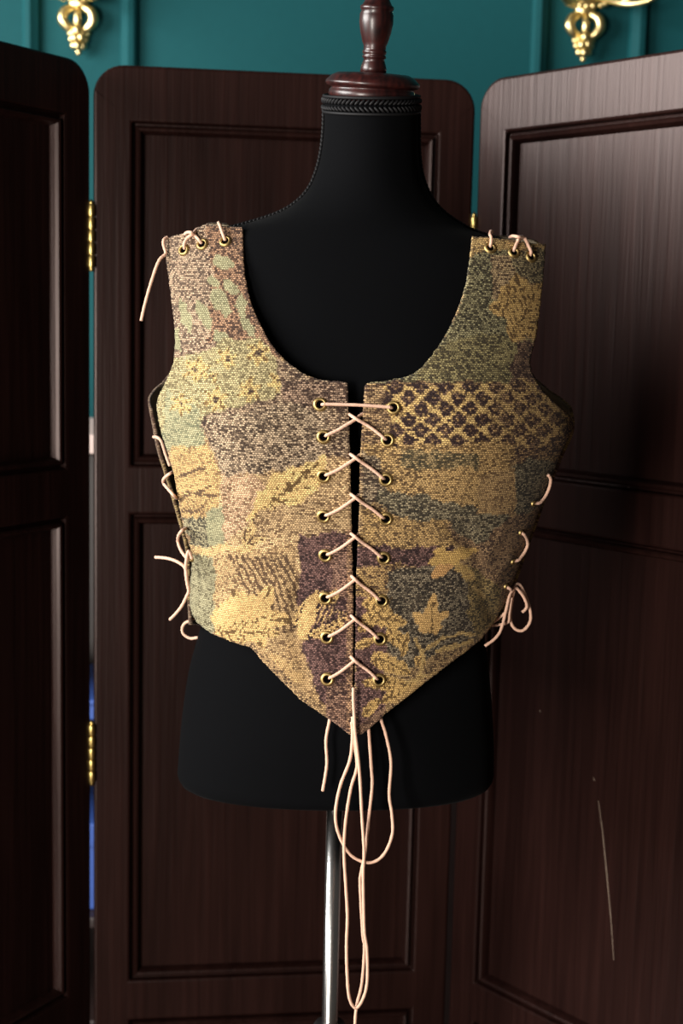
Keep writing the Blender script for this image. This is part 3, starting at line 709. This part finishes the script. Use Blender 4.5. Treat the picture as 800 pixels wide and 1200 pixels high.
    rz([(520,614),(560,640),(600,604),(645,590),(610,660),(590,720),(560,720),(552,660)], srgb(150,118,78), DBRN, .46)
    rz([(560,560),(604,545),(604,606),(560,600)], srgb(176,142,82), DTAN, .35)
    rz([(416,640),(530,642),(530,662),(416,664)], PURP, DPUR, .55)
    rz([(416,664),(470,660),(470,680),(440,700),(416,700)], srgb(176,140,74), DPUR, .42)
    rz([(455,672),(500,662),(560,668),(575,720),(560,752),(500,770),(470,790),(452,760)], srgb(138,124,98), srgb(48,40,30), .55)
    rz([(545,660),(590,690),(585,716),(560,752),(548,720)], srgb(150,126,66), srgb(64,56,34), .46)
    rz([(416,700),(452,700),(452,860),(416,860)], PURP, DPUR, .48)
    leaf(500, 660, 560, 644, 9, srgb(206,166,70), DOCH, .12, False); leaf(504, 678, 530, 660, 7, srgb(200,150,74), DOCH, .12, False); leaf(532, 660, 556, 680, 7, srgb(184,150,70), DOCH, .18, False)
    leaf(508, 650, 522, 640, 5, srgb(206,166,70), DOCH, .1, False)
    # maple leaf
    for a, b, c, d, w in ((503,742,508,696,9),(504,734,482,716,7),(504,734,525,716,7),(503,738,488,735,5),(503,738,520,736,5)):
        leaf(a, b, c, d, w, srgb(200,158,78), DOCH, .14, False)
    m = seg_dist(ux_, uy_, [(504,744),(507,706)]) < 1; f_[m & Rr] = .95
    for a, b, c, d, w in ((424,704,462,716,9),(430,722,480,730,10),(420,742,458,700,8),(452,736,478,760,9),(434,768,482,790,11),(424,800,478,800,9),(446,822,500,800,9),(470,770,478,742,6),(416,760,440,748,6),(484,770,500,780,7),(424,840,446,820,7)):
        leaf(a, b, c, d, w, srgb(204,164,78), DOCH, .16)
    for path in ([(500,760),(520,748),(540,742),(556,744)], [(478,800),(520,786),(548,762)], [(490,800),(496,770),(488,750)], [(512,764),(552,752)], [(556,690),(566,700)]):
        m = Rr & (seg_dist(ux_, uy_, path) < 2.4); put(m, srgb(190,158,84), DOCH, .2)
    m = Rr & (seg_dist(px, py, [(563,752),(488,810),(416,864)]) < 8); f_[m] = np.minimum(f_[m], .4); A[m] = .6 * A[m] + .4 * np.array(srgb(170,134,80))
    # random warp of share and hue, per thread bundles
    f_ = np.clip(f_ + .30 * (vnoise(px / 4, py / 2.2, 8) - .5) + .16 * (vnoise(px / 22, py / 22, 9) - .5), 0.12, .95)
    tone = 1 + .22 * (vnoise(px / 14, py / 14, 12) - .5)
    A = A * tone[:, None]; B = B * tone[:, None] * 1.05
    lum = (A @ np.array([.3, .6, .1]))[:, None]; A = lum + (A - lum) * .80
    lum = (B @ np.array([.3, .6, .1]))[:, None]; B = (lum + (B - lum) * .9) * .62
    A = np.clip(A * np.array([1.25, 1.22, 1.14]), 0, .85)
    return np.clip(A, 0, 1), np.clip(B, 0, 1), f_

bodice = empty('laced_bodice', (0, 0, 0))
tag(bodice, 'sleeveless patchwork tapestry bodice laced with pale cord, worn by the black dress form', 'bodice')
def resample(pts, step):
    out = []
    for a, b in zip(pts, pts[1:] + pts[:1]):
        a = np.array(a, float); b = np.array(b, float); n = max(1, int(np.linalg.norm(b - a) / step))
        for k in range(n): out.append(a + (b - a) * k / n)
    return out
def cloth_panel(name, dom, label, painter, step=0.0019, thick=0.0032):
    """dom: outline in unwrapped coords (s, z); filled with a fine triangle net and wrapped on the shell"""
    dom = np.array(dom); s0_, s1_ = dom[:, 0].min(), dom[:, 0].max(); z0, z1 = dom[:, 1].min(), dom[:, 1].max()
    gs, gz = np.meshgrid(np.arange(s0_, s1_, step), np.arange(z0, z1, step))
    gs = gs + (np.arange(gs.shape[0]) % 2)[:, None] * step * .5
    gs, gz = gs.ravel(), gz.ravel(); ins = in_poly(gs, gz, [tuple(p) for p in dom])
    d = seg_dist(gs, gz, [tuple(p) for p in dom] + [tuple(dom[0])]); ins &= d > step * .55
    pts = [Vector((float(a), float(b))) for a, b in dom] + [Vector((float(a), float(b))) for a, b in zip(gs[ins], gz[ins])]
    n = len(dom); ed = [(i, (i + 1) % n) for i in range(n)]
    vv, ee, ff, *_ = delaunay_2d_cdt(pts, ed, [], 1, 1e-6)
    P2 = np.array([(p.x, p.y) for p in vv])
    phi = unarc(P2[:, 0]); P3 = shell(phi, P2[:, 1], 0, True)
    me = bpy.data.meshes.new(name); me.from_pydata([tuple(p) for p in P3.tolist()], [], [tuple(q) for q in ff]); me.update()
    uvl = me.uv_layers.new(name='cloth'); li = np.empty(len(me.loops), np.int32); me.loops.foreach_get('vertex_index', li)
    uvl.data.foreach_set('uv', P2[li].astype(np.float32).ravel())
    A, B, f_ = painter(P2, P3)
    ca = me.color_attributes.new('thread_light', 'FLOAT_COLOR', 'POINT'); ca.data.foreach_set('color', np.column_stack([A, f_]).astype(np.float32).ravel())
    cb = me.color_attributes.new('thread_dark', 'FLOAT_COLOR', 'POINT'); cb.data.foreach_set('color', np.column_stack([B, np.ones(len(B))]).astype(np.float32).ravel())
    bm = bmesh.new(); bm.from_mesh(me)
    bmesh.ops.recalc_face_normals(bm, faces=bm.faces)
    fc = max(bm.faces, key=lambda q: q.calc_area())
    ctr = fc.calc_center_median(); 
    if fc.normal.dot(Vector((ctr.x, ctr.y, 0))) < 0:
        bmesh.ops.reverse_faces(bm, faces=bm.faces)
    bm.to_mesh(me); bm.free()
    me.materials.append(M_TAP); me.materials.append(M_LINING)
    o = link(name, me, None, bodice); o['label'] = label
    sm = o.modifiers.new('cloth_thickness', 'SOLIDIFY'); sm.thickness = thick; sm.offset = -1; sm.material_offset = 1; sm.material_offset_rim = 0
    return o
def front_paint(P2, P3):
    a, b = proj(P3); return paint(a, b)
left_out = [(192,281),(202,276.5),(214,274),(225,272),(233,266),(240,263),(252,263.5),(262,265),(273,266),(284,266),
    (285,290),(285,305),(287,322),(290,341),(295,358),(303,376),(312,394),(322,409),(332,420),(342,428.5),(351,435),(361,440.5),(374,444.5),(387,446.5),(398,447),(407,448),
    (408,470),(410,530),(412,623),(413.5,680),(414,727),(413.5,804),(412.5,861),(408,860),(398,852),(384,842),(368,831),(352,820),(328,796),(306,774),(299,764),(293,758.5),(283,756),(265,749.5),(248,742),(238,735),(230,729),(225,720),(222,708),
    (222,690),(224,668),(225,652),(220,635),(214,616),(209,588),(204,557),(196,530),(189,508),(185,490),(183,476),(185,466),(189,457),(197,441),(203.5,424),(205,400),(204,376),(201,355),(199,337),(195,308)]
right_out = [(553,277),(560,277.5),(575,278),(590,280),(605,282),(625,285),(639,286),(638,305),(636,331),(632,365),(628,396),(623,414),(621,424),(623,436),(631,451),(641,463),(652,473),(663,482),(670,489),(672,497),
    (667,511),(660,525),(647,557),(638,583),(628,609),(615,645),(602,681),(589,712),(577,733),(563,750),(543,766),(517,785),(488,808),(470,822),(452,836),(436,851),(424,860),(416,861),(415.5,806),(416,762),(417,692),(418.5,640),(420,617),(422,530),(425,483),(427,453),(429,449.5),(433,448),(448,447),(462,444.5),(474,442),(485,437.5),(495,429),(504,419),(516,402),(527,383),(535,366),(542,347),(547,328),(550,308),(552,292)]
def to_dom(out):
    q = resample(out, 2.2)
    q = [p + rng.normal(0, .28, 2) for p in q]
    phi, z = solve(q); return np.stack([arc(phi), z], 1)
cloth_panel('front_panel', to_dom(left_out), 'front panel with tan leaf, purple block and sage patches', front_paint)
cloth_panel('front_panel', to_dom(right_out), 'front panel with diamond lattice band and golden leaf motif', front_paint)
# back panel, from one side opening round the back to the other
zr = lambda q: float(np.interp(q, rows, zl))
PI = math.pi
bk = [(-1.32,728),(-1.42,700),(-1.36,640),(-1.32,580),(-1.31,520),(-1.34,482),(-1.52,470),(-1.84,455),(-2.06,430),(-2.14,380),(-2.08,320),(-1.94,290),(-2.04,282),(-2.2,268),(-2.3,261),(-2.44,261),(-2.48,268),(-2.56,300),(-2.70,332),(-PI,345),
      (-2*PI+2.70,332),(-2*PI+2.58,300),(-2*PI+2.48,268),(-2*PI+2.3,268),(-2*PI+2.0,273),(-2*PI+1.88,280),(-2*PI+2.06,320),(-2*PI+2.22,380),(-2*PI+2.20,430),(-2*PI+1.96,455),(-2*PI+1.60,472),(-2*PI+1.38,487),(-2*PI+1.28,520),(-2*PI+1.27,560),(-2*PI+1.27,640),(-2*PI+1.26,696),(-2*PI+1.24,724),(-PI-.5,775),(-PI,790),(-PI+.5,775)]
bkd = [np.array([float(arc(np.array(p))), zr(q)]) for p, q in bk]
def back_paint(P2, P3):
    n = len(P2); u, w = P2[:, 0] * 1000, P2[:, 1] * 1000
    k = vnoise(u / 70, w / 60, 3); A = np.where((k > .55)[:, None], np.array(srgb(160,138,92)), np.array(srgb(138,116,92))); B = np.tile(np.array(DBRN), (n, 1))
    return A, B, np.full(n, .45) + .2 * (vnoise(u / 8, w / 8, 4) - .5)
cloth_panel('back_panel', resample(bkd, .006), 'back panel of muted brown tapestry', back_paint, step=0.005)

# short tapestry pieces that close the straps over the shoulders
def strap_bridge(front, back):
    ph_, z_ = solve(front); Fp = shell(ph_, z_, 0.0008); Bp = shell(np.array([b[0] for b in back]), np.array([zr(b[1]) for b in back]), 0.0008)
    m, k = 14, 8; v, uv, f = [], [], []
    def at(C, t):
        u = t * (len(C) - 1); i = min(int(u), len(C) - 2); return C[i] * (1 - (u - i)) + C[i + 1] * (u - i)
    for i in range(m + 1):
        a, b = at(Fp, i / m), at(Bp, i / m)
        for j in range(k + 1):
            t = j / k; p = a * (1 - t) + b * t; p[2] += -.0035 + .002 * math.sin(PI * t); v.append(p); uv.append((i * .006, j * .008))
    for i in range(m):
        for j in range(k): f.append((i*(k+1)+j, (i+1)*(k+1)+j, (i+1)*(k+1)+j+1, i*(k+1)+j+1))
    me = bpy.data.meshes.new('shoulder_strap'); me.from_pydata([tuple(map(float, p)) for p in v], [], f); me.update()
    ul = me.uv_layers.new(name='cloth')
    for lp in me.loops: ul.data[lp.index].uv = uv[lp.vertex_index]
    for nm, c, a_ in (('thread_light', MAUVE, .45), ('thread_dark', DBRN, 1.0)):
        at_ = me.color_attributes.new(nm, 'FLOAT_COLOR', 'POINT'); at_.data.foreach_set('color', np.tile(np.array([*c, a_], np.float32), len(v)))
    bm = bmesh.new(); bm.from_mesh(me); bmesh.ops.recalc_face_normals(bm, faces=bm.faces)
    if sum(q.normal.z for q in bm.faces) < 0: bmesh.ops.reverse_faces(bm, faces=bm.faces)
    bm.to_mesh(me); bm.free()
    o = link('shoulder_strap', me, M_TAP, bodice); sm = o.modifiers.new('cloth_thickness', 'SOLIDIFY'); sm.thickness = .003; sm.offset = -1
strap_bridge([(192,282),(214,275),(240,265),(262,267),(284,268)], [(-1.94,290),(-2.04,282),(-2.2,269),(-2.36,264),(-2.48,269)])
strap_bridge([(553,279),(575,280),(605,284),(625,287),(639,288)], [(-2*PI+2.48,269),(-2*PI+2.3,269),(-2*PI+2.0,274),(-2*PI+1.94,277),(-2*PI+1.88,281)])

# ------------------------------------------------------------------ eyelets
def frame_at(pxy):
    phi, z = solve([pxy]); phi, z = phi[0], z[0]; h = 2e-3
    p = shell(phi, z, 0, True); a = shell(phi + h, z, 0, True) - p; b = shell(phi, z + h, 0, True) - p
    n = np.cross(a, b); n /= np.linalg.norm(n)
    if n[1] > 0.3 or (abs(n[1]) <= .3 and n[0] * p[0] < 0): n = -n
    return p, n
ro, ri = 0.0070, 0.0036
EP = [(ri * .93, -0.004), (ri, -0.001), (ri * 1.08, 0.0012), (ri * 1.3, 0.0018), (ri * 1.5, 0.0017), (ro * .95, 0.0008), (ro, -0.0002)]
seg = 24; ev, ef = [], []
for r, z in EP:
    for j in range(seg): ev.append((r * math.cos(2*PI*j/seg), r * math.sin(2*PI*j/seg), z))
for i in range(len(EP) - 1):
    for j in range(seg): ef.append((i*seg+j, (i+1)*seg+j, (i+1)*seg+(j+1) % seg, i*seg+(j+1) % seg))
eye_me = bpy.data.meshes.new('eyelet'); eye_me.from_pydata(ev, [], ef); eye_me.materials.append(M_EYE)
hv, hf = [(ri * .98 * math.cos(2*PI*j/16), ri * .98 * math.sin(2*PI*j/16), 0.0004) for j in range(16)], [tuple(range(16))]
shade_disc_me = bpy.data.meshes.new('eyelet_shade_disc'); shade_disc_me.from_pydata(hv, [], hf)  # flat black disc, its colour stands in for the shade inside the eyelet
M_EYE_SHADE = mat_simple('eyelet_shadow', srgb(6, 5, 5), 1.0, scale=50, spec=0.0); shade_disc_me.materials.append(M_EYE_SHADE)
EL = [(375,474),(379,512),(379,558),(379,605),(381,651),(381,701),(383,747),(383.5,796)]
ER = [(461,478),(454,516),(452,562),(452,608),(449.5,654),(447,704),(445,749),(444,797)]
ESL = [(215.5,293),(237,286.5),(264,283)]; ESR = [(574,291),(601.5,296),(621.5,301)]
ESIDE = [(624,590),(609.5,624),(600,658),(592,687),(225.5,655)]
def put_eyelet(pxy, sc=1.0):
    p, n = frame_at(pxy); o = link('eyelet', eye_me, None, bodice)
    o.location = V(p + n * 0.0004); o.rotation_euler = V(n).to_track_quat('Z', 'Y').to_euler(); o.scale = (sc, sc, 1)
    h = link('eyelet_shade_disc', shade_disc_me, None, o, False)
    return p, n
FR = {}
for q in EL + ER: FR[q] = put_eyelet(q)
for q in ESL + ESR: FR[q] = put_eyelet(q, .92)
for q in ESIDE: FR[q] = put_eyelet(q, .45)

# ------------------------------------------------------------------ laces
LR = 0.00165
def surf(px, py, off):
    p, n = frame_at((px, py)); return p + n * off
def lace(name, paths, mat=M_LACE, parent=None, n=8, r=LR, label=None):
    if name in ('side_lace', 'shoulder_lace') and len(paths) > 1:
        return [lace(name, [p], mat, parent, n, r) for p in paths]
    parts = []
    for path in paths:
        c = catmull(path, n); k = len(c); parts.append(tube_data(c, [r * (1 + .06 * math.sin(i * 1.7)) for i in range(k)], 8))
    v, f = merge(parts); o = from_py(name, v, f, mat, parent or bodice)
    if label: o['label'] = label
    return o
def into(q, off, toward):
    """end point just inside an eyelet, coming from pixel `toward`"""
    p, n = FR[q]; return p + n * off
paths = []
def hole_side(q, tx, ty, amt=3.0):
    d = np.array([tx - q[0], ty - q[1]]); d = d / np.linalg.norm(d) * amt; return (q[0] + d[0], q[1] + d[1])
for i in range(8):
    l, r = EL[i], ER[i]
    if i == 0:
        a = hole_side(l, *r, 4); b = hole_side(r, *l, 4)
        paths.append([into(l, -.003, None), surf(*a, .0022)] + [surf(a[0]+5, a[1], .0028)] + [U(418, 474.6, surf(405, 475, .004)[1])] + [surf(b[0]-6, b[1]-.5, .0028), surf(*b, .0022), into(r, -.003, None)])
        continue
    cy = 0.5 * (l[1] + r[1]) - 23.0 + (i > 5) * 1.0; gx = 416.0 - i * .25
    yl_ = surf(404, cy, 0)[1]
    # right-hand run on top: from behind the left edge, over the crossing, down into the right eyelet
    a = hole_side(r, gx, cy, 4.5)
    paths.append([U(402, cy - 9, yl_ + .008), U(409 + (i > 4), cy - 5.5, yl_ + .002), U(gx + 1, cy - .5, yl_ - .0052)] + [surf(gx + (a[0] - gx) * t, cy + (a[1] - cy) * t - 2 * math.sin(t * 3.1) + .0, .0034 - .001 * t) for t in (.35, .65, .9)] + [surf(*a, .0018), into(r, -.003, None)])
    a = hole_side(l, gx, cy, 4.5)
    paths.append([U(428, cy - 8, yl_ + .008), U(421 - (i > 3), cy - 3.5, yl_ + .003), U(gx - 1, cy + 1.5, yl_ - .0016)] + [surf(gx - 3 + (a[0] - gx + 3) * t, cy + 2 + (a[1] - cy - 2) * t + 1.5 * math.sin(t * 3.1), .0026) for t in (.3, .6, .9)] + [surf(*a, .0018), into(l, -.003, None)])
front_lace = lace('front_lace', paths)
front_lace['label'] = 'pale pink cord criss-crossed down the centre front'
yh = surf(404, 850, .004)[1]
hang = lambda pts, Y0, Y1: [U(a, b, Y0 + (Y1 - Y0) * i / (len(pts) - 1)) for i, (a, b) in enumerate(pts)]
c1 = [(414,806),(414,820),(415,840),(416,858),(421,902),(424,956),(426.5,997),(425.5,1023),(426,1060),(427,1092),(430,1114),(430,1152),(424,1173),(416,1181),(409,1168),(406.5,1136),(406,1105),(407,1073),(405,1035),(403,997),(405,962),(411,924),(418,899),(416,876),(413.5,858),(413,840)]
c2 = [(412,846),(413,861),(410,890),(398.6,921),(393,953),(397,978),(411,1002),(432,1011),(449,1002),(459.5,978),(459,953),(456,931),(458,893),(452,861),(447,845),(444,830)]
c3 = [(430,838),(432,856),(435,899),(436,921),(432,959),(428,997),(423,1023),(422,1038),(425,1095),(427,1111),(424,1152),(418,1178),(416,1200),(416,1230)]
c4 = [(388,832),(386,845),(382,867),(383,893),(381,910),(378,927)]
Yb = yh + 0.009
lace('lace_tail', [hang(c1, yh - .002, yh + .001)], parent=front_lace)
lace('lace_tail', [[U(a, b, (yh + .001 if i < 9 else yh + .001 + min(.012, (i - 8) * .002))) for i, (a, b) in enumerate(c2)]], parent=front_lace)
lace('lace_tail', [hang(c3, Yb, Yb - .004)], parent=front_lace)
lace('lace_tail', [[U(a, b, Yb + .004 + i * .0004) for i, (a, b) in enumerate(c4)]], parent=front_lace)
# shoulder laces
def S(px, py, off=.003): return surf(px, py, off)
def beh(px, py, Y): return U(px, py, Y)
e = ESL; ysl = S(225, 280)[1]
lace('shoulder_lace', [
    [into(e[0], -.003, None), S(217.5,289), S(221,282,.004), U(226,274, ysl-.001), U(231,268.5, ysl+.012), U(238,268, ysl+.02)],
    [into(e[1], -.003, None), S(234.5,283), S(229,277,.0025), U(224,272.5, ysl-.004), U(219,272.5, ysl+.004), U(214,277, ysl+.016)],
    [into(e[2], -.003, None), S(263,279), S(260,271,.004), U(257.5,264, ysl-.004), U(256,261, ysl+.006), U(258,262, ysl+.02)],
    [U(196,278, ysl+.02), U(192,281, ysl+.016), U(191.5,287, ysl+.014), U(194,297, ysl+.012), U(188,303, ysl+.008), U(183,313, ysl+.006), U(175,338, ysl+.004), U(169,360, ysl+.004), U(165.5,376, ysl+.004)]])
e = ESR; ysr = S(600, 285)[1]
lace('shoulder_lace', [
    [into(e[0], -.003, None), S(574,287), S(574,281,.004), U(574,275, ysr-.002), U(575,271, ysr+.01), U(577,272, ysr+.022)],
    [into(e[1], -.003, None), S(601.5,292), S(604,286,.004), U(607,281, ysr-.002), U(611,279, ysr+.012)],
    [into(e[2], -.003, None), S(620,297), S(616,290,.0045), S(611.5,282,.005), U(607,277.5, ysr-.004), U(601,276.5, ysr+.004), U(597,278, ysr+.016)]])
# side laces
lace('side_lace', [
    [U(180,512,-0.036), U(184,512.5,-0.052), U(189,517,-0.056), U(194,532,-0.052), U(199,546,-0.050)],
    [U(206,552,-0.052), U(199,555,-0.070), U(192,561,-0.060), U(191.5,566,-0.050), U(196,572,-0.060), U(203,580,-0.074), U(207,584,-0.060)],
    [U(218,619,-0.060), U(213,622,-0.076), U(209,628,-0.060), U(208.5,635,-0.050), U(211.5,644,-0.060), U(217,652,-0.078), U(222,655,-0.070)],
    [U(182,653,-0.052), U(190,653.5,-0.060), U(199,655,-0.070), U(209,659,-0.078), U(217,666,-0.082), U(219,680,-0.082), U(221,692,-0.082), U(219,698,-0.082), U(213,710,-0.080), U(206,719,-0.070), U(199,726,-0.062)],
    [U(225,655,-0.082), U(221,646,-0.082), U(218.5,655,-0.082), U(217.5,668,-0.082), U(219,682,-0.082), U(221,691,-0.082)],
    [U(230,722,-.02), U(224,727,-.012), U(217,730,-.006), U(213.5,736,-.004), U(215,743,-.004), U(223,748,-.006), U(232,747,-.01)]])
lace('side_lace', [
    [S(641,556,.001), S(642,560,.003), S(641,568,.003), S(638,576,.003), S(634,583,.003), S(629,588,.003), into(ESIDE[0], -.001, None)],
    [into(ESIDE[1], -.001, None), S(611,625,.003), S(614,630,.003), S(615,637,.003), S(612,645,.003), S(608,651,.003), S(604,655,.003), into(ESIDE[2], -.001, None)],
    [into(ESIDE[3], -.002, None), S(594,688.5,.004), U(598,691,-.05), U(602,690,-.044), U(604,687,-.03)],
    [U(602,689,-.044), U(604,685,-.046), U(609,685.5,-.046), U(615,697,-.046), U(620.5,713,-.046), U(621,728,-.046), U(613,738.5,-.046), U(603.5,737,-.046), U(598,727,-.046), U(599,709,-.047), U(602,691,-.048)],
    [U(601,688,-.048), U(605,689,-.052), U(613,699,-.052), U(617,709,-.052), U(615.5,714,-.052), U(611.5,717.5,-.052)],
    [U(602,690,-.050), U(597,697,-.054), U(593,714,-.056), U(587,737,-.058), U(580,748,-.060), U(568,757,-.062)],
    [U(602,691,-.048), U(598,700,-.05), U(594,715,-.05), U(582,726,-.046), U(573.5,732.5,-.04), U(585,732,-.046), U(595,729,-.05), U(596.5,719,-.052), U(599,700,-.052)]])
